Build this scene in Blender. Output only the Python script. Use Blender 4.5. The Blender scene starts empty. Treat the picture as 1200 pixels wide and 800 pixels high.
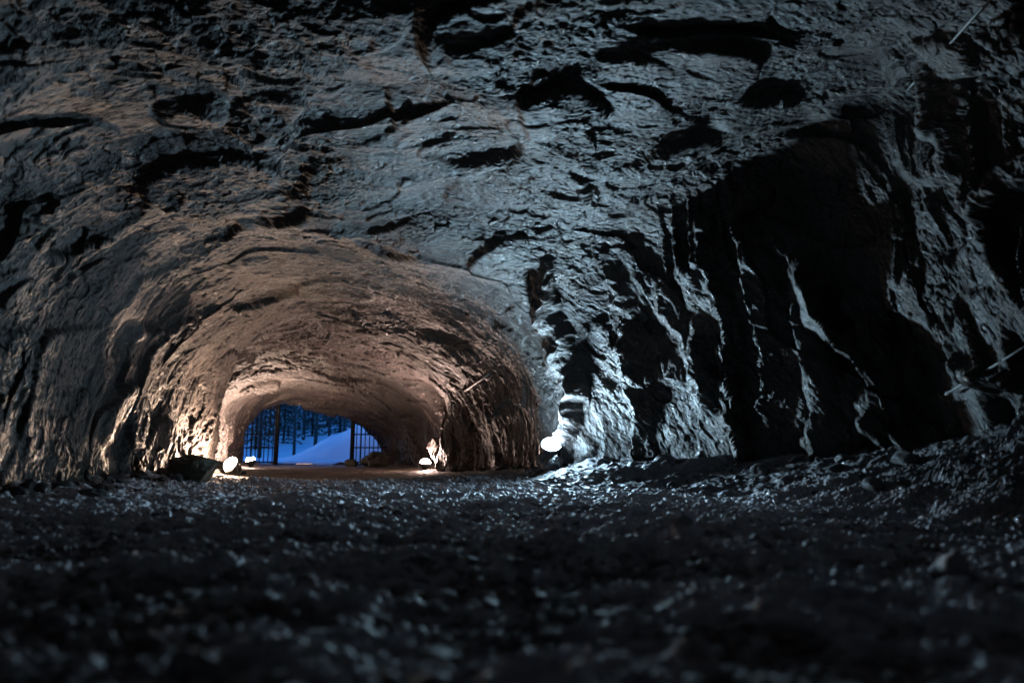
import bpy, math, random
import numpy as np
from mathutils import Vector, Matrix

R = math.radians
random.seed(7)
C = bpy.context.scene.collection
F32 = np.float32

# ------------------------------------------------------------------ noise
def _h(ix, iy, iz, seed):
    h = (ix.astype(np.uint32) * np.uint32(374761393) + iy.astype(np.uint32) * np.uint32(668265263)
         + iz.astype(np.uint32) * np.uint32(2147483647) + np.uint32((seed * 974634777) & 0xffffffff))
    h = (h ^ (h >> np.uint32(13))) * np.uint32(1274126177)
    h = (h ^ (h >> np.uint32(16))) * np.uint32(2246822519)
    h ^= h >> np.uint32(15)
    return h

def _f(h):
    return (h & np.uint32(0xffff)).astype(F32) * F32(1 / 65535.0)

def _f2(h):
    return (h >> np.uint32(16)).astype(F32) * F32(1 / 65535.0)

def vnoise(p, seed=0):
    """value noise in -1..1"""
    b = np.floor(p)
    f = (p - b).astype(F32)
    i = b.astype(np.int64).astype(np.uint32)
    u = f * f * f * (f * (f * 6 - 15) + 10)
    r = 0
    for dx in (0, 1):
        wx = u[:, 0] if dx else 1 - u[:, 0]
        for dy in (0, 1):
            wy = u[:, 1] if dy else 1 - u[:, 1]
            for dz in (0, 1):
                wz = u[:, 2] if dz else 1 - u[:, 2]
                h = _h(i[:, 0] + np.uint32(dx), i[:, 1] + np.uint32(dy), i[:, 2] + np.uint32(dz), seed)
                r = r + wx * wy * wz * _f(h)
    return r * 2 - 1

def fbm(p, octaves=4, seed=0, gain=0.5):
    a, r = 1.0, 0
    for k in range(octaves):
        r = r + a * vnoise(p * (2.03 ** k) + 17.3 * k, seed + k)
        a *= gain
    return r

def facet(p, seed=0, tilt=1.0, jitter=0.75, sharp=22.0):
    """broken-rock cells: each cell is a tilted plane at its own level"""
    q = p - 0.5
    b = np.floor(q)
    i = b.astype(np.int64).astype(np.uint32)
    num = np.zeros(len(p), F32)
    den = np.full(len(p), 1e-12, F32)
    for dx in (0, 1):
        for dy in (0, 1):
            for dz in (0, 1):
                jx, jy, jz = (i[:, 0] + np.uint32(dx), i[:, 1] + np.uint32(dy), i[:, 2] + np.uint32(dz))
                h1, h2, h3 = _h(jx, jy, jz, seed), _h(jx, jy, jz, seed + 91), _h(jx, jy, jz, seed + 57)
                cx = (p[:, 0] - (b[:, 0] + dx + 0.5 + (_f(h1) - 0.5) * jitter)).astype(F32)
                cy = (p[:, 1] - (b[:, 1] + dy + 0.5 + (_f2(h1) - 0.5) * jitter)).astype(F32)
                cz = (p[:, 2] - (b[:, 2] + dz + 0.5 + (_f(h2) - 0.5) * jitter)).astype(F32)
                w = np.exp(-sharp * (cx * cx + cy * cy + cz * cz))
                v = (_f2(h2) * 2 - 1) + tilt * ((_f(h3) * 2 - 1) * cx + (_f2(h3) * 2 - 1) * cy + (_f((h1 ^ h3) >> np.uint32(3)) * 2 - 1) * cz)
                num += w * v
                den += w
    return num / den

def scoop(p, seed=0, k=1.1):
    """spalled hollows with sharp crests between them (continuous)"""
    q = p - 0.5
    b = np.floor(q)
    i = b.astype(np.int64).astype(np.uint32)
    best = np.full(len(p), -1e9, F32)
    for dx in (0, 1):
        for dy in (0, 1):
            for dz in (0, 1):
                jx, jy, jz = (i[:, 0] + np.uint32(dx), i[:, 1] + np.uint32(dy), i[:, 2] + np.uint32(dz))
                h1, h2, h3 = _h(jx, jy, jz, seed), _h(jx, jy, jz, seed + 91), _h(jx, jy, jz, seed + 57)
                cx = (p[:, 0] - (b[:, 0] + dx + 0.5 + (_f(h1) - 0.5) * .7)).astype(F32)
                cy = (p[:, 1] - (b[:, 1] + dy + 0.5 + (_f2(h1) - 0.5) * .7)).astype(F32)
                cz = (p[:, 2] - (b[:, 2] + dz + 0.5 + (_f(h2) - 0.5) * .7)).astype(F32)
                v = .6 * _f2(h2) - k * (cx * cx + cy * cy + cz * cz) + .7 * ((_f(h3) - .5) * cx + (_f2(h3) - .5) * cy)
                best = np.maximum(best, v)
    return -(best + .15)

def sstep(x, a, b):
    t = np.clip((x - a) / (b - a), 0, 1)
    return t * t * (3 - 2 * t)

# ------------------------------------------------------------------ mesh helpers
def grid_mesh(name, V, nu, nv, flip=False, v0=0, v1=None):
    """V: (nu, nv, 3); columns v0..v1"""
    v1 = nv if v1 is None else v1
    W = np.ascontiguousarray(V[:, v0:v1]).reshape(-1, 3).astype(F32)
    n = v1 - v0
    a = (np.arange(nu - 1)[:, None] * n + np.arange(n - 1)[None, :]).reshape(-1)
    q = np.stack([a, a + 1, a + n + 1, a + n], 1)
    if flip:
        q = q[:, ::-1]
    q = np.ascontiguousarray(q).astype(np.int32)
    me = bpy.data.meshes.new(name)
    me.vertices.add(len(W)); me.vertices.foreach_set('co', W.ravel())
    me.loops.add(q.size); me.loops.foreach_set('vertex_index', q.ravel())
    me.polygons.add(len(q)); me.polygons.foreach_set('loop_start', np.arange(0, q.size, 4, dtype=np.int32))
    me.update(calc_edges=True)
    me.validate()
    return me

def raw_mesh(name, V, polys):
    """V (n,3); polys: int array (m,k)"""
    me = bpy.data.meshes.new(name)
    k = polys.shape[1]
    me.vertices.add(len(V)); me.vertices.foreach_set('co', np.ascontiguousarray(V, dtype=F32).ravel())
    q = np.ascontiguousarray(polys, dtype=np.int32)
    me.loops.add(q.size); me.loops.foreach_set('vertex_index', q.ravel())
    me.polygons.add(len(q)); me.polygons.foreach_set('loop_start', np.arange(0, q.size, k, dtype=np.int32))
    me.update(calc_edges=True)
    return me

def link(name, me, mat, parent=None, smooth=False):
    o = bpy.data.objects.new(name, me)
    C.objects.link(o)
    if mat is not None:
        me.materials.append(mat)
    if parent is not None:
        o.parent = parent
    me.polygons.foreach_set('use_smooth', [smooth] * len(me.polygons))
    return o

class MB:
    def __init__(self):
        self.v, self.f, self.m = [], [], []
    def add(self, vs, fs, mi=0):
        b = len(self.v)
        self.v += [tuple(x) for x in vs]
        self.f += [tuple(b + i for i in f) for f in fs]
        self.m += [mi] * len(fs)
    def box(self, c, s, M=None, mi=0, bev=0.0):
        x, y, z = (k / 2 for k in s)
        vs = [Vector((sx * x, sy * y, sz * z)) for sz in (-1, 1) for sy in (-1, 1) for sx in (-1, 1)]
        if M is not None:
            vs = [M @ v for v in vs]
        c = Vector(c)
        self.add([v + c for v in vs], [(0, 2, 3, 1), (4, 5, 7, 6), (0, 1, 5, 4), (2, 6, 7, 3), (0, 4, 6, 2), (1, 3, 7, 5)], mi)
    def tube(self, pts, rad, n=8, mi=0, cap=True):
        pts = [Vector(p) for p in pts]
        rad = rad if isinstance(rad, (list, tuple)) else [rad] * len(pts)
        b = len(self.v)
        ref = Vector((0.13, 0.21, 1)).normalized()
        for i, p in enumerate(pts):
            t = (pts[min(i + 1, len(pts) - 1)] - pts[max(i - 1, 0)]).normalized()
            r = ref if abs(t.dot(ref)) < 0.95 else Vector((1, 0, 0))
            u = t.cross(r).normalized(); w = t.cross(u)
            for k in range(n):
                a = 2 * math.pi * k / n
                self.v.append(tuple(p + (u * math.cos(a) + w * math.sin(a)) * rad[i]))
        for i in range(len(pts) - 1):
            for k in range(n):
                k2 = (k + 1) % n
                self.f.append((b + i * n + k, b + i * n + k2, b + (i + 1) * n + k2, b + (i + 1) * n + k)); self.m.append(mi)
        if cap:
            self.f.append(tuple(b + k for k in range(n))[::-1]); self.m.append(mi)
            e = b + (len(pts) - 1) * n
            self.f.append(tuple(e + k for k in range(n))); self.m.append(mi)
    def build(self, name, mats, parent=None, smooth=False, bevel=0):
        me = bpy.data.meshes.new(name)
        me.from_pydata(self.v, [], self.f)
        mats = mats if isinstance(mats, (list, tuple)) else [mats]
        o = link(name, me, None, parent, smooth)
        for m in mats:
            me.materials.append(m)
        me.polygons.foreach_set('material_index', self.m)
        if bevel:
            bv = o.modifiers.new('bevel', 'BEVEL'); bv.width = bevel; bv.segments = 2; bv.limit_method = 'ANGLE'
        me.update()
        return o

def tag(o, label=None, cat=None, group=None, kind=None):
    if label: o['label'] = label
    if cat: o['category'] = cat
    if group: o['group'] = group
    if kind: o['kind'] = kind
    return o

def thing(name, loc, label, cat, rz=0.0, group=None):
    o = bpy.data.objects.new(name, None)
    o.empty_display_size = 0.2
    C.objects.link(o)
    o.location = loc; o.rotation_euler = (0, 0, rz)
    return tag(o, label, cat, group)

# ------------------------------------------------------------------ materials
def new_mat(name):
    m = bpy.data.materials.new(name); m.use_nodes = True
    nt = m.node_tree
    return m, nt, nt.nodes['Principled BSDF']

def simple(name, col, rough=0.7, metal=0.0, var=0.25, scale=8.0, bump=0.15, spec=0.5):
    m, nt, p = new_mat(name)
    tc = nt.nodes.new('ShaderNodeTexCoord')
    no = nt.nodes.new('ShaderNodeTexNoise'); no.inputs['Scale'].default_value = scale; no.inputs['Detail'].default_value = 8
    nt.links.new(tc.outputs['Object'], no.inputs['Vector'])
    cr = nt.nodes.new('ShaderNodeValToRGB')
    cr.color_ramp.elements[0].position = 0.3; cr.color_ramp.elements[1].position = 0.7
    cr.color_ramp.elements[0].color = (*[c * (1 - var) for c in col], 1)
    cr.color_ramp.elements[1].color = (*[min(1, c * (1 + var)) for c in col], 1)
    nt.links.new(no.outputs['Fac'], cr.inputs['Fac']); nt.links.new(cr.outputs['Color'], p.inputs['Base Color'])
    p.inputs['Roughness'].default_value = rough; p.inputs['Metallic'].default_value = metal
    p.inputs['Specular IOR Level'].default_value = spec
    if bump:
        b = nt.nodes.new('ShaderNodeBump'); b.inputs['Strength'].default_value = bump; b.inputs['Distance'].default_value = 0.02
        nt.links.new(no.outputs['Fac'], b.inputs['Height']); nt.links.new(b.outputs['Normal'], p.inputs['Normal'])
    return m

def rock_mat(name, dark, mid, light, streak=True, bump=0.4, rough=(0.5, 0.85), fine=30.0):
    m, nt, p = new_mat(name)
    N, L = nt.nodes, nt.links
    tc = N.new('ShaderNodeTexCoord')
    # foliation frame: stretch along the plates
    mp = N.new('ShaderNodeMapping')
    mp.inputs['Rotation'].default_value = (R(24), 0, R(-19))
    mp.inputs['Scale'].default_value = (0.45, 2.6, 0.45) if streak else (1, 1, 1)
    L.new(tc.outputs['Object'], mp.inputs['Vector'])
    n1 = N.new('ShaderNodeTexNoise'); n1.inputs['Scale'].default_value = 2.2; n1.inputs['Detail'].default_value = 12; n1.inputs['Roughness'].default_value = 0.66
    n2 = N.new('ShaderNodeTexNoise'); n2.inputs['Scale'].default_value = 0.45; n2.inputs['Detail'].default_value = 4
    n3 = N.new('ShaderNodeTexNoise'); n3.inputs['Scale'].default_value = fine; n3.inputs['Detail'].default_value = 8; n3.inputs['Roughness'].default_value = 0.7
    L.new(mp.outputs['Vector'], n1.inputs['Vector']); L.new(tc.outputs['Object'], n2.inputs['Vector']); L.new(mp.outputs['Vector'], n3.inputs['Vector'])
    cr = N.new('ShaderNodeValToRGB')
    e = cr.color_ramp.elements
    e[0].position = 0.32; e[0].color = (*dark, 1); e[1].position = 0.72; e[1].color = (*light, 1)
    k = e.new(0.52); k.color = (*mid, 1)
    L.new(n1.outputs['Fac'], cr.inputs['Fac'])
    mx = N.new('ShaderNodeMix'); mx.data_type = 'RGBA'; mx.blend_type = 'MULTIPLY'; mx.inputs[0].default_value = 1
    c2 = N.new('ShaderNodeValToRGB'); c2.color_ramp.elements[0].position = 0.3; c2.color_ramp.elements[1].position = 0.7
    c2.color_ramp.elements[0].color = (0.72, 0.54, 0.52, 1); c2.color_ramp.elements[1].color = (1.15, 1.17, 1.15, 1)
    L.new(n2.outputs['Fac'], c2.inputs['Fac'])
    L.new(cr.outputs['Color'], mx.inputs[6]); L.new(c2.outputs['Color'], mx.inputs[7])
    L.new(mx.outputs[2], p.inputs['Base Color'])
    mr = N.new('ShaderNodeMapRange'); mr.inputs['To Min'].default_value = rough[0]; mr.inputs['To Max'].default_value = rough[1]
    mr.inputs['From Min'].default_value = 0.3; mr.inputs['From Max'].default_value = 0.7
    L.new(n1.outputs['Fac'], mr.inputs['Value']); L.new(mr.outputs['Result'], p.inputs['Roughness'])
    ad = N.new('ShaderNodeMath'); ad.operation = 'MULTIPLY_ADD'; ad.inputs[1].default_value = 0.35
    L.new(n3.outputs['Fac'], ad.inputs[0]); L.new(n1.outputs['Fac'], ad.inputs[2])
    b = N.new('ShaderNodeBump'); b.inputs['Strength'].default_value = bump; b.inputs['Distance'].default_value = 0.04
    L.new(ad.outputs[0], b.inputs['Height']); L.new(b.outputs['Normal'], p.inputs['Normal'])
    p.inputs['Specular IOR Level'].default_value = 0.32
    return m

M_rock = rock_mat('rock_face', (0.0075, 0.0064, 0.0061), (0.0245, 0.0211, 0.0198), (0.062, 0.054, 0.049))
M_stone = rock_mat('loose_stone', (0.12, 0.115, 0.125), (0.27, 0.26, 0.275), (0.48, 0.47, 0.475), streak=False, fine=60, rough=(.7, .9))
M_rubble = rock_mat('rubble_rock', (0.02, 0.02, 0.022), (0.045, 0.044, 0.046), (0.09, 0.087, 0.085), streak=False, fine=50)
M_boulder = rock_mat('boulder_rock', (0.05, 0.055, 0.045), (0.08, 0.09, 0.07), (0.14, 0.14, 0.11), streak=False, fine=40)

def floor_mat():
    m, nt, p = new_mat('gravel_floor')
    N, L = nt.nodes, nt.links
    tc = N.new('ShaderNodeTexCoord')
    n1 = N.new('ShaderNodeTexNoise'); n1.inputs['Scale'].default_value = 9; n1.inputs['Detail'].default_value = 10; n1.inputs['Roughness'].default_value = 0.7
    L.new(tc.outputs['Object'], n1.inputs['Vector'])
    g = N.new('ShaderNodeValToRGB'); e = g.color_ramp.elements
    e[0].position = 0.32; e[0].color = (0.28, 0.262, 0.29, 1); e[1].position = 0.70; e[1].color = (0.68, 0.645, 0.68, 1)
    L.new(n1.outputs['Fac'], g.inputs['Fac'])
    s = N.new('ShaderNodeValToRGB'); e = s.color_ramp.elements
    e[0].position = 0.3; e[0].color = (0.12, 0.10, 0.08, 1); e[1].position = 0.75; e[1].color = (0.24, 0.195, 0.155, 1)
    L.new(n1.outputs['Fac'], s.inputs['Fac'])
    # sandy floor starts about eleven metres in
    sx = N.new('ShaderNodeSeparateXYZ'); L.new(tc.outputs['Object'], sx.inputs[0])
    a = N.new('ShaderNodeMath'); a.operation = 'MULTIPLY_ADD'; a.inputs[1].default_value = 1.6
    L.new(n1.outputs['Fac'], a.inputs[0]); L.new(sx.outputs['Y'], a.inputs[2])
    mr = N.new('ShaderNodeMapRange'); mr.inputs['From Min'].default_value = 11.6; mr.inputs['From Max'].default_value = 12.6
    L.new(a.outputs[0], mr.inputs['Value'])
    mx = N.new('ShaderNodeMix'); mx.data_type = 'RGBA'
    L.new(mr.outputs['Result'], mx.inputs[0]); L.new(g.outputs['Color'], mx.inputs[6]); L.new(s.outputs['Color'], mx.inputs[7])
    # shade over the bank below the right wall, painted into the floor colour
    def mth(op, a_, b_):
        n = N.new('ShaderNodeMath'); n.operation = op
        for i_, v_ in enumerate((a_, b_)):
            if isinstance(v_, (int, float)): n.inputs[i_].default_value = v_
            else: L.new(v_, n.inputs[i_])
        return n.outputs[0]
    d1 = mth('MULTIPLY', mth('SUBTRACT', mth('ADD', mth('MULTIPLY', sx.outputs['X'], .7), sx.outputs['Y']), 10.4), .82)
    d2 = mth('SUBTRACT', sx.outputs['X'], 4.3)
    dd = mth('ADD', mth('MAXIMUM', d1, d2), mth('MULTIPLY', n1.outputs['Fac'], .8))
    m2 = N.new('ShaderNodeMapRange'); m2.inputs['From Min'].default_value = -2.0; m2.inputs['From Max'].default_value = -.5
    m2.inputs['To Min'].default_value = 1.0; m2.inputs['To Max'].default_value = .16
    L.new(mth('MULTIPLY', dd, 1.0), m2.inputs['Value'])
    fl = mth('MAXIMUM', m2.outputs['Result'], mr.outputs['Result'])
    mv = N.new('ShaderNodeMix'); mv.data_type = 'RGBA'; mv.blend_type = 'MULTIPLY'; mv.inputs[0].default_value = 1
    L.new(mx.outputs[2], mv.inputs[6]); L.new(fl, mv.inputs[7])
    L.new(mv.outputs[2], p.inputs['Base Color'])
    p.inputs['Roughness'].default_value = 0.68; p.inputs['Specular IOR Level'].default_value = 0.45
    b = N.new('ShaderNodeBump'); b.inputs['Strength'].default_value = 0.5; b.inputs['Distance'].default_value = 0.02
    L.new(n1.outputs['Fac'], b.inputs['Height']); L.new(b.outputs['Normal'], p.inputs['Normal'])
    return m
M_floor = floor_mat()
M_snow = simple('snow', (0.80, 0.82, 0.85), 0.6, var=0.05, scale=1.5, bump=0.3)
M_steel = simple('gate_steel', (0.010, 0.010, 0.011), 0.85, metal=0.0, var=0.4, scale=20, spec=0.1)
M_rod = simple('rod_steel', (0.10, 0.097, 0.092), 0.6, metal=0.0, var=0.35, scale=14)
M_black = simple('lamp_housing', (0.03, 0.03, 0.032), 0.45, metal=0.2, var=0.2, scale=30)
M_bark = simple('bark', (0.05, 0.042, 0.036), 0.9, var=0.5, scale=12, bump=0.6)
M_needle = simple('needles', (0.035, 0.05, 0.03), 0.8, var=0.5, scale=3, bump=0)

def emit(name, col, s):
    m, nt, p = new_mat(name)
    p.inputs['Base Color'].default_value = (0.8, 0.8, 0.8, 1)
    no = nt.nodes.new('ShaderNodeTexNoise'); no.inputs['Scale'].default_value = 3
    mr = nt.nodes.new('ShaderNodeMapRange'); mr.inputs['To Min'].default_value = s * 0.9; mr.inputs['To Max'].default_value = s * 1.1
    nt.links.new(no.outputs['Fac'], mr.inputs['Value']); nt.links.new(mr.outputs['Result'], p.inputs['Emission Strength'])
    p.inputs['Emission Color'].default_value = (*col, 1)
    return m

# ------------------------------------------------------------------ camera
H = 0.45
PITCH = math.atan(0.1625)
cam = bpy.data.cameras.new('camera'); camo = bpy.data.objects.new('camera', cam); C.objects.link(camo)
camo.location = (0, 0, H); camo.rotation_euler = (math.pi / 2 + PITCH, 0, 0)
cam.sensor_width = 36; cam.lens = 24; cam.clip_start = 0.02; cam.clip_end = 1000
cam.dof.use_dof = True; cam.dof.focus_distance = 11.0; cam.dof.aperture_fstop = 0.95
bpy.context.scene.camera = camo
cp, sp = math.cos(PITCH), math.sin(PITCH)

# ------------------------------------------------------------------ the cave shell
# each station: left foot (x, y), right foot (x, y), then (fraction across, height) from left foot over the roof to right foot
ST = [
    ((-2.6, -9.0), (2.4, -9.0), [(0.3, -.6), (.3, .2), (.32, .6), (.36, 1.0), (.44, 1.2), (.5, 1.25), (.56, 1.2), (.64, 1.0), (.68, .6), (.7, .2), (.7, -.6)]),
    ((-4.2, -6.0), (3.9, -6.0), [(0, -.6), (-.02, 1.0), (0, 2.2), (.08, 3.2), (.27, 3.8), (.5, 4.0), (.72, 3.9), (.9, 3.3), (1, 2.2), (1.02, 1.1), (1, -.6)]),
    ((-3.7, 0.0), (5.2, 0.0), [(0, -.6), (-.02, 1.0), (-.01, 2.2), (.07, 3.4), (.26, 4.1), (.5, 4.35), (.74, 4.3), (.92, 3.8), (.99, 2.5), (1, 1.2), (1, -.6)]),
    ((-4.05, 4.0), (4.6, 4.3), [(0, -.6), (-.03, 1.0), (-.02, 2.2), (.07, 3.45), (.27, 4.15), (.52, 4.35), (.76, 4.3), (.93, 3.9), (.985, 2.5), (.99, 1.2), (1, -.6)]),
    ((-4.3, 5.4), (4.25, 5.6), [(0, -.6), (-.035, 1.0), (-.03, 2.2), (.06, 3.4), (.27, 4.0), (.52, 4.2), (.77, 4.25), (.95, 4.1), (.99, 2.6), (.985, 1.2), (1, -.6)]),
    ((-4.45, 6.4), (3.95, 6.9), [(0, -.6), (-.04, 1.0), (-.035, 2.2), (.05, 3.3), (.26, 3.85), (.51, 4.0), (.78, 4.1), (1.06, 4.5), (1.03, 2.7), (1.02, 1.3), (1, -.6)]),
    ((-4.6, 7.2), (3.15, 8.02), [(0, -.6), (-.04, 1.0), (-.035, 2.2), (.05, 3.2), (.25, 3.72), (.5, 3.86), (.8, 3.86), (1.04, 4.2), (1.03, 2.5), (1.02, 1.3), (1, -.6)]),
    ((-4.7, 7.9), (1.98, 9.28), [(0, -.6), (-.04, 1.0), (-.03, 2.1), (.05, 3.1), (.23, 3.62), (.48, 3.74), (.76, 3.62), (.95, 3.35), (1.02, 2.3), (1.01, 1.2), (1, -.6)]),
    ((-4.8, 8.5), (.95, 10.05), [(0, -.6), (-.04, .9), (-.03, 2.0), (.05, 3.0), (.2, 3.48), (.42, 3.5), (.66, 3.3), (.86, 2.95), (.98, 2.2), (1.01, 1.2), (1, -.6)]),
    # brow of the inner tunnel, then the inner tunnel
    ((-4.95, 9.2), (.45, 10.6), [(0, -.6), (-.05, .9), (-.05, 2.0), (.03, 2.98), (.2, 3.55), (.42, 3.6), (.64, 3.32), (.84, 2.9), (.98, 2.1), (1.02, 1.1), (1, -.6)]),
    ((-5.15, 10.6), (-.15, 12.3), [(0, -.6), (-.05, .9), (-.05, 1.9), (.04, 2.8), (.2, 3.3), (.42, 3.4), (.64, 3.2), (.85, 2.75), (.99, 2.0), (1.03, 1.1), (1, -.6)]),
    ((-5.25, 11.7), (-.85, 14.3), [(0, -.6), (-.05, .9), (-.05, 1.8), (.05, 2.6), (.22, 3.1), (.44, 3.18), (.66, 3.0), (.86, 2.55), (1, 1.9), (1.03, 1.1), (1, -.6)]),
    # rib across the tunnel
    ((-5.5, 13.0), (-1.45, 15.9), [(0, -.6), (0, .9), (0.01, 1.7), (.08, 2.4), (.23, 2.9), (.45, 3.05), (.67, 2.86), (.87, 2.3), (.99, 1.7), (1.0, 1.0), (1, -.6)]),
    ((-6.6, 14.3), (-1.35, 17.0), [(0, -.6), (-.03, .9), (-.02, 1.7), (.08, 2.45), (.24, 2.95), (.45, 3.0), (.68, 2.75), (.87, 2.2), (.98, 1.6), (1.02, .9), (1, -.6)]),
    ((-8.0, 18.0), (-2.5, 19.8), [(0, -.6), (-.03, .9), (-.02, 1.7), (.08, 2.35), (.24, 2.75), (.45, 2.75), (.68, 2.5), (.87, 2.0), (.98, 1.5), (1.02, .9), (1, -.6)]),
    ((-8.75, 21.5), (-3.9, 23.0), [(0, -.6), (-.01, .9), (0, 1.6), (.08, 2.1), (.24, 2.5), (.42, 2.45), (.66, 2.1), (.86, 1.65), (.98, 1.2), (1.02, .7), (1, -.6)]),
    # portal
    ((-9.15, 23.6), (-4.75, 25.0), [(0, -.6), (-.01, .8), (0.02, 1.45), (.1, 1.95), (.24, 2.2), (.42, 2.15), (.64, 1.95), (.82, 1.55), (.94, 1.1), (1.0, .6), (1, -.6)]),
    ((-9.9, 24.9), (-4.6, 26.6), [(-.05, -.6), (-.06, .8), (-.04, 1.6), (.05, 2.3), (.2, 2.8), (.42, 2.85), (.66, 2.6), (.86, 2.1), (1.0, 1.4), (1.06, .7), (1.05, -.6)]),
]

def catmull(P, t):
    """P: (n, ...) control values, t in 0..n-1"""
    n = len(P)
    i = np.clip(np.floor(t).astype(int), 0, n - 2)
    f = (t - i).reshape((-1,) + (1,) * (P.ndim - 1))
    p0, p1, p2, p3 = P[np.clip(i - 1, 0, n - 1)], P[i], P[i + 1], P[np.clip(i + 2, 0, n - 1)]
    tau = 0.42
    m1, m2 = tau * (p2 - p0), tau * (p3 - p1)
    f2, f3 = f * f, f * f * f
    return (2 * f3 - 3 * f2 + 1) * p1 + (f3 - 2 * f2 + f) * m1 + (-2 * f3 + 3 * f2) * p2 + (f3 - f2) * m2

ctrl = []
for (l, r, prof) in ST:
    ctrl.append([(l[0] + f * (r[0] - l[0]), l[1] + f * (r[1] - l[1]), z) for f, z in prof])
ctrl = np.array(ctrl)                       # stations, 11, 3
NV = 1150
# spread columns evenly over the profile length
mid = ctrl[5]
tt = np.linspace(0, 10, 2001)
cv = catmull(mid, tt); L_ = np.concatenate([[0], np.cumsum(np.linalg.norm(np.diff(cv, axis=0), axis=1))])
tv = np.interp(np.linspace(0, L_[-1], NV), L_, tt)
P1 = np.stack([catmull(c, tv) for c in ctrl])     # stations, NV, 3
# rows: step grows with distance from the camera
ns = len(ST)
tu_f = np.linspace(0, ns - 1, 4001)
mx_ = catmull(P1[:, NV // 2], tu_f)
seg = np.linalg.norm(np.diff(mx_, axis=0), axis=1)
ym = (mx_[1:, 1] + mx_[:-1, 1]) / 2
dens = np.where(ym < 1.5, 1 / 0.12, np.where(ym < 3.5, 1 / 0.03, 1 / (0.0016 * np.clip(ym, 5.0, 30))))
cum = np.concatenate([[0], np.cumsum(seg * dens)])
NU = int(cum[-1])
tu = np.interp(np.linspace(0, cum[-1], NU), cum, tu_f)
BASE = catmull(P1, tu)                             # NU, NV, 3
print('shell', NU, NV)

def grid_normals(B):
    du = np.gradient(B, axis=0); dv = np.gradient(B, axis=1)
    n = np.cross(dv, du)
    n /= np.linalg.norm(n, axis=2, keepdims=True) + 1e-9
    return n
NRM = grid_normals(BASE)
# make the normals point into the cave
cen = BASE.mean(axis=1, keepdims=True)
if np.sum(NRM * (cen - BASE)) < 0:
    NRM = -NRM
p = BASE.reshape(-1, 3)
px, py, pz = p[:, 0], p[:, 1], p[:, 2]
ang = 0.33
Q = np.stack([math.cos(ang) * px + math.sin(ang) * py, (-math.sin(ang) * px + math.cos(ang) * py - 0.42 * pz) / 1.08, pz], 1).astype(F32)
def foli(p):
    """frame of the rock's cleavage: across, along the tunnel, up"""
    return np.stack([math.cos(ang) * p[:, 0] + math.sin(ang) * p[:, 1],
                     (-math.sin(ang) * p[:, 0] + math.cos(ang) * p[:, 1] - 0.42 * p[:, 2]) / 1.08, p[:, 2]], 1).astype(F32)
def rot(Q, ax, ay, az):
    m = (Matrix.Rotation(ax, 3, 'X') @ Matrix.Rotation(ay, 3, 'Y') @ Matrix.Rotation(az, 3, 'Z'))
    return (Q @ np.array(m, dtype=F32).T)
def S3(Q, a_, b_, c_):
    return Q * np.array([a_, b_, c_], F32)

# pass one: the large shapes
warp = np.stack([fbm(Q * 0.9, 3, 5), fbm(Q * 0.9 + 40, 3, 6), fbm(Q * 0.9 + 80, 3, 7)], 1)
Qw = Q + 0.07 * warp
vfrac = np.tile(np.linspace(0, 1, NV), NU)
inner = sstep(py, 9.2, 10.6)
calm = 1 - .8 * np.exp(-(((px - .3) / 1.9) ** 2 + ((py - 9.6) / 1.7) ** 2 + ((pz - 1.9) / 2.1) ** 2))
disp = 0.14 * fbm(S3(Q, .45, .8, .45), 3, 11)
disp += calm * (0.13 - 0.04 * inner) * facet(S3(rot(Qw, .2, .1, .35), .6, .95, .6), 21, 1.5, sharp=90)
disp += (0.035 - 0.01 * inner) * scoop(S3(rot(Qw, .1, 0, -.3), .9, 1.8, .9) + 0.1 * warp, 25)
tl = .8 * Q[:, 1] + .55 * fbm(Q * .45, 3, 61)
ledge = sstep(vnoise(S3(Q, .9, .9, .9) + 31, 73), -.05, .35) * calm
disp += .10 * ledge * (.5 - (tl - np.floor(tl))) * (1 - .5 * inner)
disp += calm * 0.038 * (1 - .35 * inner) * facet(S3(rot(Qw, -.15, .2, .2), 1.15, 2.0, 1.15), 27, 1.5, sharp=110)
# steep ribs on the right wall, running down and towards the camera
a = px / py
el = (pz - H) / py
rw = sstep(vfrac, .66, .72) * sstep(py, 5.0, 5.6) * (1 - sstep(py, 10.0, 10.5))
for (pts, wid, hgt) in [
    ([(0.045, .25), (0.058, .185), (0.072, .15), (0.088, .09), (.086, -.02)], .024, .42),
    ([(0.125, .31), (.168, .17), (.182, .0)], .010, .16),
    ([(0.175, .28), (.238, .19), (.284, .09)], .013, .16),
    ([(0.25, .33), (.27, .2), (.275, .1)], .013, .15),
    ([(0.29, .33), (.318, .16), (.33, .0)], .021, .29),
    ([(0.35, .35), (.368, .2), (.378, .03)], .016, .22),
    ([(0.40, .34), (0.43, .2), (0.44, .0)], .018, .24),
    ([(0.44, .26), (.475, .19), (.535, .11), (.53, .02)], .026, .34),
    ([(0.50, .22), (0.548, .10), (0.56, .0)], .020, .26),
]:
    es = np.array([q[1] for q in pts][::-1]); as_ = np.array([q[0] for q in pts][::-1])
    ac = np.interp(el, es, as_) + 0.012 * vnoise(Q * 2.2, 77) + .006 * vnoise(Q * 7, 79)
    d = (a - ac) / wid
    tri = np.where(d < 0, np.clip(1 + d, 0, 1), np.clip(1 - d * (1.3 if wid > .02 else .35), 0, 1))
    ends = sstep(el, es[0] - .05, es[0]) * (1 - sstep(el, es[-1] - .02, es[-1] + .05))
    disp += rw * hgt * tri * ends * (1 + .45 * vnoise(Q * 3.1, 78))
qr = np.stack([a * 42 + el * 6, el * 6.0, 0 * a], 1).astype(F32)
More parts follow.
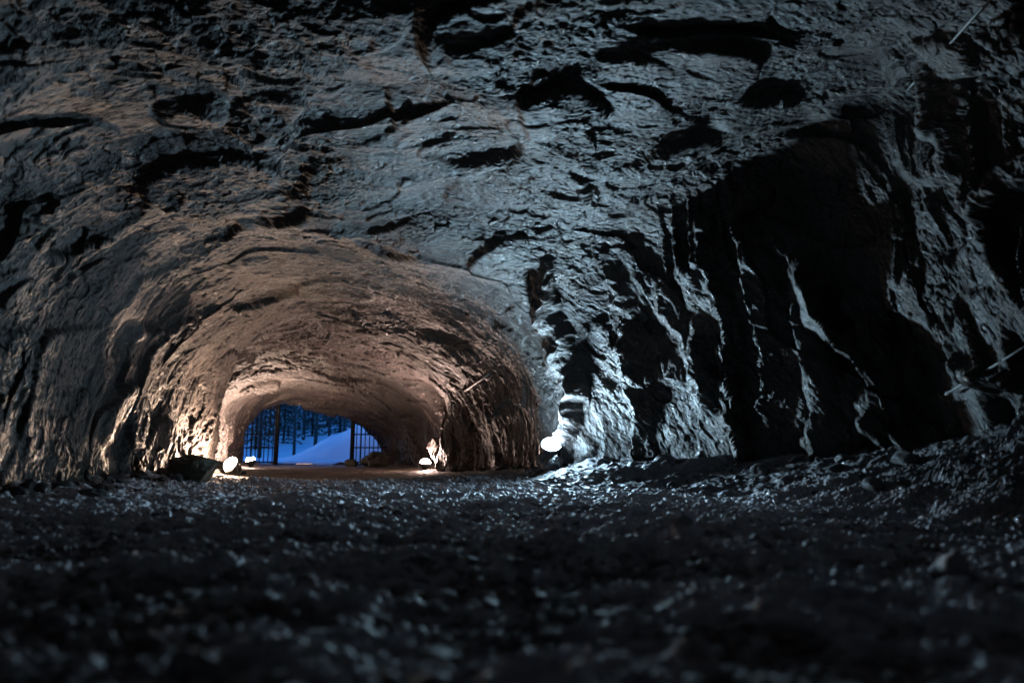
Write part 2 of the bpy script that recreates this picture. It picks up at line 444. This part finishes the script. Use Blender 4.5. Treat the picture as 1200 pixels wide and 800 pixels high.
disp += rw * .13 * np.clip(1 - 3.2 * np.abs(vnoise(qr, 83)), 0, 1) * sstep(vnoise(qr * .45 + 7, 84), -.3, .4) * sstep(a, .14, .2)
frw = sstep(vfrac, .68, .74) * (1 - sstep(py, 6.2, 6.9)) * sstep(py, 1.0, 3.0)
disp += frw * .30 * facet(S3(rot(Q, .2, .3, .1), .95, .85, .7), 29, 1.2, sharp=70)
disp *= np.where(py < 1.0, 0.6, 1.0)
SH = BASE + NRM * disp.reshape(NU, NV, 1)
# pass two: broken faces on the shapes as they now stand
N2 = grid_normals(SH)
if np.sum(N2 * NRM) < 0:
    N2 = -N2
p = SH.reshape(-1, 3)
Q = foli(p)
warp = np.stack([fbm(Q * 1.4, 3, 5), fbm(Q * 1.4 + 40, 3, 6), fbm(Q * 1.4 + 80, 3, 7)], 1)
zone = sstep(vnoise(S3(Q, .55, .8, .55) + 9, 71), -.3, .4)             # 1 where the rock is broken up
zone2 = sstep(vnoise(S3(Q, 1.3, 1.9, 1.3) + 3, 72), -.35, .35)
disp = 0.045 * (.15 + .85 * zone) * facet(S3(rot(Q + .05 * warp, .25, -.1, -.25), 2.2, 3.1, 2.2), 22, 1.7, sharp=130)
disp += 0.023 * (.12 + .88 * zone2) * facet(S3(rot(Q + .04 * warp, -.2, .15, .2), 4.0, 5.6, 4.0), 23, 1.8, sharp=120)
disp += 0.011 * (.15 + .85 * zone) * facet(S3(rot(Q + .03 * warp, .1, .1, -.15), 8.0, 11.0, 8.0), 26, 1.8, sharp=100)
disp += 0.007 * (.4 + .6 * zone2) * facet(S3(Q + .02 * warp, 15.0, 21.0, 15.0), 24, 1.8, sharp=80)
disp += 0.007 * (1 - 2 * np.abs(fbm(S3(Q, 2.2, 8.0, 2.2) + .5 * warp, 4, 81, .6)))
disp += 0.006 * fbm(S3(Q, 9., 20., 9.), 4, 31, .65)
SH = SH + N2 * disp.reshape(NU, NV, 1)
c1, c2 = int(NV * .30), int(NV * .70)
for nm, v0, v1 in (('left_wall', 0, c1 + 1), ('cave_ceiling', c1, c2 + 1), ('right_wall', c2, NV)):
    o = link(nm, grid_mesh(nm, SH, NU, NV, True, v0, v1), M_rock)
    tag(o, kind='structure')

# ------------------------------------------------------------------ cave floor
def talus(x, y):
    """rubble banked against the right wall; a low bank along the left one"""
    xr = np.interp(y, [0, 5.6, 7.0, 7.95, 9.1, 10.05, 12.3, 14.3, 19.8, 25, 28], [5.2, 4.25, 3.95, 3.2, 1.98, .95, -.15, -.85, -2.5, -4.75, -5.2])
    d = xr - x
    hgt = np.interp(y, [0, 3, 5, 6.5, 8.5, 10, 11.5, 14, 30], [.5, .70, .70, .50, .32, .30, .18, .06, .04])
    wid = np.interp(y, [0, 5, 8, 10, 13, 30], [2.0, 2.0, 2.2, 2.8, 1.6, 1.0])
    t = np.clip(1 - d / wid, 0, 1.3)
    z = hgt * t * t * (1.6 - .6 * t)
    xl = np.interp(y, [0, 5, 8.4, 12.6, 18, 24, 28], [-3.8, -4.3, -4.8, -5.4, -8, -9.2, -10])
    t2 = np.clip(1 - (x - xl) / 1.3, 0, 1.2)
    ch = .10 * sstep(x, .75, 1.5) * (1 + .7 * fbm(np.stack([x * 7, y * 7, 0 * x], 1).astype(F32), 3, 91))
    crest = ch * np.exp(-((y - 9.1 + .35 * (x - .6)) / .24) ** 2) * sstep(x, -1.8, -.2) * (1 - sstep(x, 2.2, 3.0))
    return z + 0.10 * t2 * t2 + crest

NYF, NXF = 1000, 900
yr = np.concatenate([np.linspace(-6, .4, 40)[:-1], .4 * (27.5 / .4) ** np.linspace(0, 1, NYF)])
NYF = len(yr)
uu = np.linspace(-1, 1, NXF)
xl = np.interp(yr, [-6, 5, 8.4, 12.6, 18, 25, 28], [-5.6, -5.8, -5.6, -6.8, -9.4, -11.2, -12.2])
xr = np.interp(yr, [-6, 2, 7.2, 8.1, 9.2, 10.05, 12.3, 14.3, 19.8, 25, 28], [7.4, 7.2, 6.0, 5.0, 3.2, 2.2, 1.0, .3, -1.3, -3.5, -4.2])
# finer columns in the frame near the camera
lim = np.minimum(.95 * np.abs(yr) + .5, 20)
X = np.empty((NYF, NXF))
for i in range(NYF):
    lo, hi = max(xl[i], -lim[i]), min(xr[i], lim[i])
    X[i] = np.interp(np.linspace(0, 1, NXF), [0, .04, .96, 1], [xl[i], lo if lo > xl[i] else xl[i] + .03, hi if hi < xr[i] else xr[i] - .03, xr[i]])
Y = np.repeat(yr[:, None], NXF, 1)
q2 = np.stack([X.ravel(), Y.ravel(), np.zeros(X.size)], 1).astype(F32)
far = sstep(q2[:, 1], 10.2, 12.0)
z = talus(q2[:, 0], q2[:, 1]) + 0.05 * fbm(q2 * np.array([.9, 1.5, 1], F32), 3, 41) * (1 - .6 * far)
wq = fbm(q2 * 1.6, 3, 43)[:, None]
g = 0.034 * fbm(q2 * np.array([1.7, 3.8, 1], F32) + .4 * wq, 3, 44) + 0.026 * np.abs(fbm(q2 * np.array([5, 7.5, 1], F32) + .3 * wq, 3, 45))
g = g - 0.018 * scoop(q2 * np.array([9, 11, 1], F32) + .5 + .3 * wq, 46) + 0.007 * scoop(q2 * np.array([26, 30, 1], F32) + .5, 47)
g = g + 0.013 * facet(q2 * np.array([12, 16, 1], F32) + .5 + .15 * wq, 49, 1.4, sharp=40) + 0.005 * facet(q2 * np.array([34, 40, 1], F32) + .5, 50, 1.5, sharp=30) + 0.004 * fbm(q2 * 45, 3, 48)
z += g * (1 - .72 * far)
FL = np.stack([X.ravel(), q2[:, 1].astype(float), z], 1).reshape(NYF, NXF, 3)
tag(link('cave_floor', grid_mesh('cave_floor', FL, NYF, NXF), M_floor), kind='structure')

def floor_z(x, y):
    return float(talus(np.array([x]), np.array([y]))[0] + 0.05 * fbm(np.array([[x * .9, y * 1.5, 0]], F32), 3, 41)[0] * (1 - .6 * float(sstep(np.array([y]), 10.2, 12.0)[0])))

# ------------------------------------------------------------------ stones
def ico(sub):
    t = (1 + 5 ** .5) / 2
    V = [(-1, t, 0), (1, t, 0), (-1, -t, 0), (1, -t, 0), (0, -1, t), (0, 1, t), (0, -1, -t), (0, 1, -t), (t, 0, -1), (t, 0, 1), (-t, 0, -1), (-t, 0, 1)]
    V = [tuple(Vector(v).normalized()) for v in V]
    Fc = [(0, 11, 5), (0, 5, 1), (0, 1, 7), (0, 7, 10), (0, 10, 11), (1, 5, 9), (5, 11, 4), (11, 10, 2), (10, 7, 6), (7, 1, 8), (3, 9, 4), (3, 4, 2), (3, 2, 6), (3, 6, 8), (3, 8, 9), (4, 9, 5), (2, 4, 11), (6, 2, 10), (8, 6, 7), (9, 8, 1)]
    for _ in range(sub):
        c, nf = {}, []
        def md(i, j):
            k = (min(i, j), max(i, j))
            if k not in c:
                V.append(tuple(((Vector(V[i]) + Vector(V[j])) / 2).normalized())); c[k] = len(V) - 1
            return c[k]
        for (i, j, k) in Fc:
            a_, b_, c_ = md(i, j), md(j, k), md(k, i)
            nf += [(i, a_, c_), (j, b_, a_), (k, c_, b_), (a_, b_, c_)]
        Fc = nf
    return np.array(V, F32), np.array(Fc)

def rock_shape(sub, seed, cuts=9, rough=.06):
    rng = np.random.default_rng(seed)
    V, Fc = ico(sub)
    for _ in range(cuts):                       # flat broken faces
        n = rng.normal(size=3); n /= np.linalg.norm(n)
        d = rng.uniform(.45, .85)
        s = V @ n
        V = V - np.clip(s - d, 0, None)[:, None] * n * .95
    if rough:
        V = V * (1 + rough * fbm(V * 2.5 + seed, 3, seed))[:, None]
    return V.astype(F32), Fc

def gravel():
    rng = np.random.default_rng(3)
    protos = [rock_shape(1, 100 + k, 7, 0) for k in range(14)]
    Vs, Fs, off = [], [], 0
    n = 0
    while n < 12000:
        y = 0.75 * (11.0 / .75) ** (rng.random() ** .8)
        x = rng.uniform(-.85, .85) * y
        if x < -4.4 or x > np.interp(y, [0, 5.5, 6.9, 8.1, 9.2, 10, 11], [3.6, 2.7, 2.3, 1.7, 1.1, .7, .3]) + .5 * rng.normal():
            continue
        big = n % 5 < 2
        if big: y = .75 * (6.0 / .75) ** rng.random(); x = rng.uniform(-.85, .85) * y
        s = (0.011 + 0.024 * rng.random() ** 2) if big else 0.007 + 0.014 * rng.random() ** 3 + (0.03 * rng.random() if rng.random() < .025 else 0) + .0006 * y
        V, Fc = protos[rng.integers(14)]
        sc = s * np.array([rng.uniform(.8, 1.5), rng.uniform(.7, 1.2), rng.uniform(.5, .9)])
        t = rng.uniform(0, 6.28)
        m = np.array([[math.cos(t), -math.sin(t), 0], [math.sin(t), math.cos(t), 0], [0, 0, 1]])
        W = (V * sc) @ m.T + np.array([x, y, 0])
        Vs.append((W, x, y, s)); Fs.append(Fc + off); off += len(V); n += 1
    xs = np.array([v[1] for v in Vs]); ys = np.array([v[2] for v in Vs]); ss = np.array([v[3] for v in Vs])
    q = np.stack([xs, ys, np.zeros(len(xs))], 1).astype(F32)
    zz = talus(xs, ys) + 0.05 * fbm(q * np.array([.9, 1.5, 1], F32), 3, 41) + 0.008
    out = []
    for (v, zq, s) in zip(Vs, zz, ss):
        w = v[0]; w[:, 2] += zq + .35 * s; out.append(w)
    o = link('gravel', raw_mesh('gravel', np.concatenate(out), np.concatenate(Fs)), M_stone)
    tag(o, 'loose dark gravel strewn over the tunnel floor', 'gravel', kind='stuff')
gravel()
def rubble():
    rng = np.random.default_rng(8)
    protos = [rock_shape(2, 300 + k, 10, .08) for k in range(10)]
    Vs, Fs, off = [], [], 0
    for n in range(900):
        y = 4.5 * (24.0 / 4.5) ** rng.random()
        if rng.random() < .72:
            x = np.interp(y, [4, 5.4, 7.9, 10.6, 13, 14.3, 18, 24], [-4.1, -4.35, -4.75, -5.2, -5.5, -6.5, -8.0, -9.1]) + abs(rng.normal()) * .28
        else:
            x = np.interp(y, [0, 5.6, 7.0, 7.95, 9.1, 10.05, 12.3, 14.3, 19.8, 25], [5.2, 4.25, 3.95, 3.2, 1.98, .95, -.15, -.85, -2.5, -4.75]) - abs(rng.normal()) * (.6 if y < 9 else .2)
        s = .025 + .10 * rng.random() ** 5
        V, Fc = protos[rng.integers(10)]
        t = rng.uniform(0, 6.28)
        m = np.array([[math.cos(t), -math.sin(t), 0], [math.sin(t), math.cos(t), 0], [0, 0, 1]])
        W = (V * s * np.array([rng.uniform(.8, 1.5), rng.uniform(.7, 1.2), rng.uniform(.5, .95)])) @ m.T
        q = np.array([[x * .9, y * 1.5, 0]], F32)
        W += np.array([x, y, float(talus(np.array([x]), np.array([y]))[0]) + .05 * float(fbm(q, 3, 41)[0]) + .3 * s])
        Vs.append(W); Fs.append(Fc + off); off += len(V)
    o = link('rubble', raw_mesh('rubble', np.concatenate(Vs), np.concatenate(Fs)), M_rubble)
    tag(o, 'broken rock rubble fallen along the foot of the walls', 'rubble', kind='stuff')
rubble()

def at(pxl, pyl, Yd):
    """a place seen at photo position (pxl, pyl), Yd metres ahead"""
    xc, yc = (pxl - 600) / 800, (400 - pyl) / 800
    t = Yd / (cp - yc * sp)
    return Vector((xc * t, Yd, H + t * (sp + yc * cp)))

def stone(name, x, y, size, seed, label, cat, mat, sink=.25, group=None, rz=0, sub=3):
    V, Fc = rock_shape(sub, seed, 12, .12)
    V = V * np.array(size)
    V[:, 2] -= V[:, 2].min() + sink * size[2]
    o = link(name, raw_mesh(name, V, Fc), mat)
    o.location = (x, y, floor_z(x, y)); o.rotation_euler = (0, 0, rz)
    return tag(o, label, cat, group)

stone('boulder', -4.40, 9.55, (.44, .36, .25), 5, 'large dark greenish boulder at the foot of the left wall beside the lamps', 'boulder', M_boulder, .3, sub=4)
GS = 'dark stones standing out of the gravel'
stone('stone', .047, 2.55, (.045, .042, .07), 11, 'pointed dark stone standing upright in the middle of the blurred gravel', 'stone', M_stone, .15, GS)
stone('stone', .80, 3.30, (.075, .06, .075), 12, 'small blocky dark stone right of the pointed upright one', 'stone', M_stone, .15, GS, .4)
stone('stone', .37, 1.50, (.085, .07, .06), 13, 'large blurred dark stone near the camera, right of the middle', 'stone', M_stone, .2, GS, .9)
stone('stone', -.60, 1.36, (.075, .06, .055), 14, 'low blurred dark stone near the camera at lower left', 'stone', M_stone, .2, GS, 2.)
stone('stone', 1.62, 2.6, (.09, .08, .065), 15, 'low pale-edged stone in the gravel at the far right', 'stone', M_stone, .2, GS, 1.2)
stone('stone', -.58, 3.4, (.10, .07, .05), 16, 'flat dark stone in the gravel left of the middle', 'stone', M_stone, .2, GS, .2)
GR = 'rocks heaped by the gate'
stone('rock', -4.45, 22.3, (.5, .4, .33), 21, 'large brown rock heaped against the wall right of the gate', 'rock', M_boulder, .2, GR, sub=4)
stone('rock', -5.1, 22.0, (.2, .18, .15), 22, 'small dark rock lying left of the heaped rock by the gate', 'rock', M_boulder, .2, GR, .5)
stone('rock', -4.0, 20.9, (.42, .35, .22), 23, 'flat brown rock in front of the heap by the gate', 'rock', M_boulder, .25, GR, 1.1)
stone('rock', -1.75, 16.75, (.34, .3, .62), 24, 'tall pale rock behind the lamp by the right wall of the inner tunnel', 'rock', M_rock, .2, None, .4, sub=4)
stone('rock', -7.6, 19.2, (.12, .10, .08), 25, 'small stone lying alone on the sandy floor before the gate', 'rock', M_boulder, .2)

# ------------------------------------------------------------------ floodlights
def floodlight(loc, aim, col, watts, label, size=.2, glow=800, spread=180):
    """small work lamp: housing tilted on a U bracket with a foot"""
    loc = Vector(loc); aim = Vector(aim).normalized()
    root = thing('floodlight', loc, label, 'floodlight', 0, 'floodlights on the tunnel floor')
    rz = math.atan2(aim.x, -aim.y)
    M = Matrix.Rotation(rz, 4, 'Z')
    tilt = math.asin(max(-1, min(1, aim.z)))
    T = M @ Matrix.Translation((0, 0, size * .62)) @ Matrix.Rotation(-tilt, 4, 'X')     # local -Y is the beam
    w = size
    def ring(mb, prof, na=28):
        b0 = len(mb.v)
        for (rr, yy) in prof:
            for k in range(na):
                q = 2 * math.pi * k / na
                mb.v.append(tuple(T @ Vector((rr * math.cos(q), yy, rr * math.sin(q)))))
        for i in range(len(prof) - 1):
            for k in range(na):
                k2 = (k + 1) % na
                mb.f.append((b0 + i * na + k, b0 + i * na + k2, b0 + (i + 1) * na + k2, b0 + (i + 1) * na + k)); mb.m.append(0)
    r_ = w / 2
    b = MB(); ring(b, [(r_ * .96, .0), (r_ * .9, .05), (r_ * .6, .12), (r_ * .4, .15), (r_ * .38, .19), (.001, .19)])
    hs = b.build('housing', M_black, root, smooth=True)
    f = MB()
    for k in range(4):
        ring(f, [(r_ * .4, .156 + k * .009), (r_ * .5, .156 + k * .009), (r_ * .5, .160 + k * .009), (r_ * .4, .160 + k * .009)])
    f.build('cooling_rib', M_black, hs)
    r = MB(); ring(r, [(r_ * .9, -.012), (r_, -.012), (r_ + .004, .0), (r_, .016), (r_ * .94, .016)]); r.build('front_ring', M_black, root, smooth=True)
    l = MB(); ring(l, [(r_ * .9 * math.cos(t * math.pi / 16), -.008 - .09 * math.sin(t * math.pi / 16)) for t in range(8)] + [(.002, -.098)])
    l.build('lens', emit('lamp_glass', col, glow), root, smooth=True)
    u = MB()
    for sx in (-1, 1):
        u.box((sx * (w / 2 + .012), .03, size * .33), (.008, .03, size * .64))
    u.box((0, .03, .006), (w + .04, .03, .008)); u.box((0, .03, .002), (w * .9, .14, .006))
    u.v = [tuple(M @ Vector(v)) for v in u.v]; u.build('bracket', M_black, root)
    li = bpy.data.lights.new('lamp_beam', 'AREA'); li.shape = 'DISK'; li.size = w * .8
    li.energy = watts; li.color = col; li.spread = R(spread)
    lo = bpy.data.objects.new('lamp_beam', li); C.objects.link(lo); lo.parent = root
    d = (T.to_3x3() @ Vector((0, -1, 0))).normalized()
    lo.location = (T @ Vector((0, -.12, 0)))
    lo.rotation_euler = d.to_track_quat('-Z', 'Y').to_euler()
    return root

def on_floor(pxl, Yd):
    x = (pxl - 600) / 800 * Yd / cp * cp
    return Vector(((pxl - 600) / 800 * Yd * 1.0, Yd, floor_z((pxl - 600) / 800 * Yd, Yd) + .01))

WARM = (1.0, .69, .58)
l1 = on_floor(276, 12.2)
l2 = on_floor(298, 20.3)
l3 = on_floor(500, 16.6)
l4 = on_floor(645, 9.74)
stone('rock', l4.x + .02, l4.y + .05, (.26, .22, .16), 26, 'flat rock on the ground that carries the cold white floodlight', 'rock', M_rubble, .3)
l4.z += .15
floodlight(l1, (-.45, -.75, .52), (1, .70, .50), 290, 'glaring warm floodlight by the left wall, nearest of the warm lamps', .29)
floodlight(l2, (-.2, -.12, .95), (1, .70, .54), 620, 'smaller warm floodlight just behind the left one, close to the gate opening', .30)
floodlight(l3, (.1, -.2, .95), WARM, 430, 'warm floodlight at the right wall of the inner tunnel in front of a pale rock', .27)
floodlight(l4, (.08, -.58, .80), (.49, .78, 1.0), 660, 'glaring cold white floodlight at the corner where the chamber meets the inner tunnel', .29, 1500)

# ------------------------------------------------------------------ rods stuck in the rock
from mathutils.bvhtree import BVHTree
_sub = SH[::6, ::6]
_n, _m = _sub.shape[:2]
_tree = BVHTree.FromPolygons([tuple(v) for v in _sub.reshape(-1, 3).tolist()],
                             [(i * _m + j, i * _m + j + 1, (i + 1) * _m + j + 1, (i + 1) * _m + j) for i in range(_n - 1) for j in range(_m - 1)])
def on_rock(pxl, pyl, off):
    """the place on the rock seen at photo position (pxl, pyl), lifted off the face by off"""
    d = (at(pxl, pyl, 5.0) - Vector((0, 0, H))).normalized()
    hit, nrm, i, dist = _tree.ray_cast(Vector((0, 0, H)), d)
    return hit - d * off
def rod(p0, p1, r, label):
    p0, p1 = Vector(p0), Vector(p1)
    root = thing('rod', p0, label, 'metal rod', 0, 'pale rods on the rock walls')
    d = p1 - p0
    b = MB(); b.tube([Vector((0, 0, 0)), d * .33, d * .66 + Vector((0, 0, -.006)), d], r, 10); b.build('shaft', M_rod, root, True)
    n = d.normalized()
    c = MB(); c.tube([d * .02, d * .02 + n * .05], r * 1.7, 6); c.build('collar', M_rod, root)
    return root
rod(on_rock(1063, 106, .22), on_rock(1152, 8, .34), .010, 'pale straight rod slanting up across the rock at the upper right')
rod(on_rock(1108, 462, .12), on_rock(1206, 403, .30), .011, 'pale straight rod leaning above the dark rubble at the right edge')
rod(on_rock(545, 458, .08), on_rock(573, 438, .25), .018, 'thin short rod sticking out of the right wall of the inner tunnel')

# ------------------------------------------------------------------ gate
def gate():
    Yg = 24.3
    root = thing('metal_gate', (-7.2, Yg, 0), 'dark steel bar gate standing open in the tunnel mouth', 'gate', 0)
    def X_(pxl): return (pxl - 600) / 800 * Yg + 7.2
    for pxl in (327, 415):
        b = MB(); b.box((X_(pxl), 0, 1.2), (.13, .13, 2.6)); b.build('post', M_steel, root, bevel=.01)
    b = MB(); b.box((X_(371), 0, 2.42), (X_(415) - X_(327) - .14, .1, .1)); b.build('lintel', M_steel, root)
    for (a_, e_, top) in ((290, 325, 2.0), (417, 452, 1.75)):
        x0, x1 = X_(a_), X_(e_)
        for zz in (.12, .62, 1.08, top):
            fr = MB(); fr.box(((x0 + x1) / 2, 0, zz), (x1 - x0, .045, .045)); fr.build('rail', M_steel, root)
        n = 7
        for k in range(n):
            x = x0 + (x1 - x0) * (k + .5) / n
            c = MB(); c.tube([(x, .036, .1), (x, .036, top + .05)], .018 if k != 1 else .03, 6); c.build('bar', M_steel, root, True)
    return root
gate()

# ------------------------------------------------------------------ outside
nx, ny = 200, 160
xs = np.linspace(-60, 40, nx); ys = 25.2 + (150) * np.linspace(0, 1, ny) ** 1.8
GX, GY = np.meshgrid(xs, ys)
q3 = np.stack([GX.ravel(), GY.ravel(), 0 * GX.ravel()], 1).astype(F32)
bank = np.interp(q3[:, 0] - (q3[:, 1] - 30) * -.25, [-30, -9.9, -9.0, -8.0, -7.3, -6.4, -5, -2, 10], [0, 0, .35, .95, 1.15, 1.9, 2.5, 3.2, 4.5])
bank *= sstep(q3[:, 1], 26.4, 29.5) * (1 - .7 * sstep(q3[:, 1], 33, 40))
gz = -.08 + bank + .12 * sstep(q3[:, 1], 27, 32) + .10 * fbm(q3 * .9, 4, 61) + .16 * np.abs(fbm(q3 * 1.6, 4, 65)) + np.clip(q3[:, 1] - 36, 0, None) * .11 + .4 * sstep(q3[:, 1], 38, 60) * fbm(q3 * .12, 2, 62)
SG = np.stack([GX.ravel(), GY.ravel(), gz], 1).reshape(ny, nx, 3)
tag(link('snow_ground', grid_mesh('snow_ground', SG, ny, nx), M_snow, smooth=True), kind='structure')
def snow_z(x, y):
    i = min(range(ny), key=lambda k: abs(ys[k] - y)); j = min(range(nx), key=lambda k: abs(xs[k] - x))
    return float(SG[i, j, 2])

def conifer(seed, hgt):
    rng = random.Random(seed)
    root = thing('conifer_tree', (0, 0, 0), 'dark snow-flecked conifer in the wood beyond the gate', 'tree', 0, 'conifers in the wood beyond the gate')
    t = MB(); r0 = hgt * .011
    t.tube([(0, 0, -.3), (.02, 0, hgt * .3), (.05, .03, hgt * .65), (.04, .02, hgt)], [r0 * 1.2, r0, r0 * .6, .01], 8); t.build('trunk', M_bark, root, True)
    c = MB()
    z = .25
    while z < hgt:
        f = 1 - z / hgt
        for _ in range(7):
            az = rng.uniform(0, 6.28); ln = (.35 + 1.5 * f) * rng.uniform(.5, 1.1)
            if z < hgt * .3 and rng.random() < .3: continue
            d = Vector((math.cos(az), math.sin(az), 0)); side = Vector((-d.y, d.x, 0))
            nb = 9
            for k in range(nb):
                u = (k + .6) / nb
                b0 = d * (ln * u) + Vector((0, 0, z - .28 * ln * u * u))
                for sd in (-1, 1):
                    w = .22 * (1.15 - u) + .06
                    tip = b0 + side * sd * w * rng.uniform(.7, 1.3) + d * .12 + Vector((0, 0, -.10 - .08 * rng.random()))
                    o1 = d * .05 * rng.uniform(.7, 1.4)
                    if rng.random() < .16:
                        up = Vector((0, 0, .03)); c.add([b0 - o1 + up, b0 + o1 * 1.5 + up, tip + up * .6], [(0, 1, 2)], 1)
                    else:
                        c.add([b0 - o1, b0 + o1, tip + o1 * .3, tip - o1 * .3], [(0, 1, 2, 3)])
        z += rng.uniform(.16, .3)
    c.build('crown', [M_needle, M_snow], root)
    return root

def bare_tree(seed, hgt):
    rng = random.Random(seed)
    root = thing('bare_tree', (0, 0, 0), 'slim bare tree trunk in the wood beyond the gate', 'tree', 0, 'bare trunks in the wood beyond the gate')
    t = MB(); r0 = .085
    t.tube([(0, 0, -.3), (.03, .02, hgt * .3), (.0, .05, hgt * .7), (.08, .02, hgt)], [r0 * 1.2, r0, r0 * .7, .02], 8); t.build('trunk', M_bark, root, True)
    c = MB()
    for k in range(46):
        zz = hgt * (.14 + .84 * k / 46); az = rng.uniform(0, 6.28); ln = rng.uniform(.4, 1.5) * (1.15 - .6 * k / 46)
        d = Vector((math.cos(az), math.sin(az), rng.uniform(.1, .8))) * ln
        p0 = Vector((.03, .03, zz)); p1 = p0 + d * .5 + Vector((0, 0, -.04)); p2 = p0 + d
        c.tube([p0, p1, p2], [.025, .014, .004], 4)
        for j in range(4):
            e = Vector((rng.uniform(-1, 1), rng.uniform(-1, 1), rng.uniform(-.2, .8))) * .4
            bq = p0 + d * rng.uniform(.3, .95); c.tube([bq, bq + e * .6, bq + e], [.009, .006, .003], 3)
    c.build('crown', M_bark, root)
    return root

def copy_tree(o, parent=None):
    n = o.copy(); C.objects.link(n)
    if parent is not None: n.parent = parent
    for ch in list(o.children): copy_tree(ch, n)
    return n
rng = random.Random(21)
protoC = [conifer(1, 8.5), conifer(2, 10.5), conifer(3, 7.0)]
protoB = [bare_tree(4, 9), bare_tree(5, 11)]
used = set()
def place(pl, k, pxl, Yd, s=1.0):
    src = pl[k]
    o = src if (id(pl), k) not in used else copy_tree(src)
    used.add((id(pl), k))
    x = (pxl - 600) / 800 * Yd
    o.location = (x, Yd, snow_z(x, Yd) - .05); o.rotation_euler = (0, 0, rng.uniform(0, 6.28)); o.scale = (s, s, s)
    return o
for i, (pxl, Yd) in enumerate([(303, 41), (318, 52), (335, 44), (352, 56), (362, 62), (385, 58), (400, 50), (412, 64), (428, 55), (444, 46), (291, 60), (345, 70), (376, 72), (455, 60), (298, 48), (310, 66), (326, 74), (368, 50), (382, 67), (395, 72), (404, 60), (420, 70), (436, 62), (330, 58)]):
    place(protoC, i % 3, pxl, Yd, rng.uniform(.8, 1.1))
for i, (pxl, Yd) in enumerate([(348, 37), (358, 47), (372, 40), (388, 45), (394, 64), (308, 36), (340, 49), (405, 42)]):
    place(protoB, i % 2, pxl, Yd, rng.uniform(.85, 1.15))

# ------------------------------------------------------------------ dusk light
w = bpy.data.worlds.new('World'); bpy.context.scene.world = w; w.use_nodes = True
nt = w.node_tree
bg = nt.nodes['Background']
sky = nt.nodes.new('ShaderNodeTexSky'); sky.sky_type = 'NISHITA'; sky.sun_disc = False
sky.sun_elevation = R(3); sky.sun_rotation = R(-40); sky.ozone_density = 6
mul = nt.nodes.new('ShaderNodeMix'); mul.data_type = 'RGBA'; mul.blend_type = 'MULTIPLY'; mul.inputs[0].default_value = 1
mul.inputs[7].default_value = (1.0, .95, 1.0, 1)
nt.links.new(sky.outputs[0], mul.inputs[6]); nt.links.new(mul.outputs[2], bg.inputs['Color'])
bg.inputs['Strength'].default_value = .95
sun = bpy.data.lights.new('sun', 'SUN'); sun.energy = .05; sun.angle = R(20); sun.color = (.35, .5, 1)
so = bpy.data.objects.new('sun', sun); C.objects.link(so); so.location = (-10, 40, 30)
so.rotation_euler = (R(60), 0, R(140))

sc = bpy.context.scene
sc.view_settings.view_transform = 'Standard'; sc.view_settings.look = 'None'; sc.view_settings.exposure = 0
sc.cycles.use_denoising = True
sc.cycles.diffuse_bounces = 3; sc.cycles.glossy_bounces = 2; sc.cycles.max_bounces = 4
sc.cycles.sample_clamp_indirect = 4
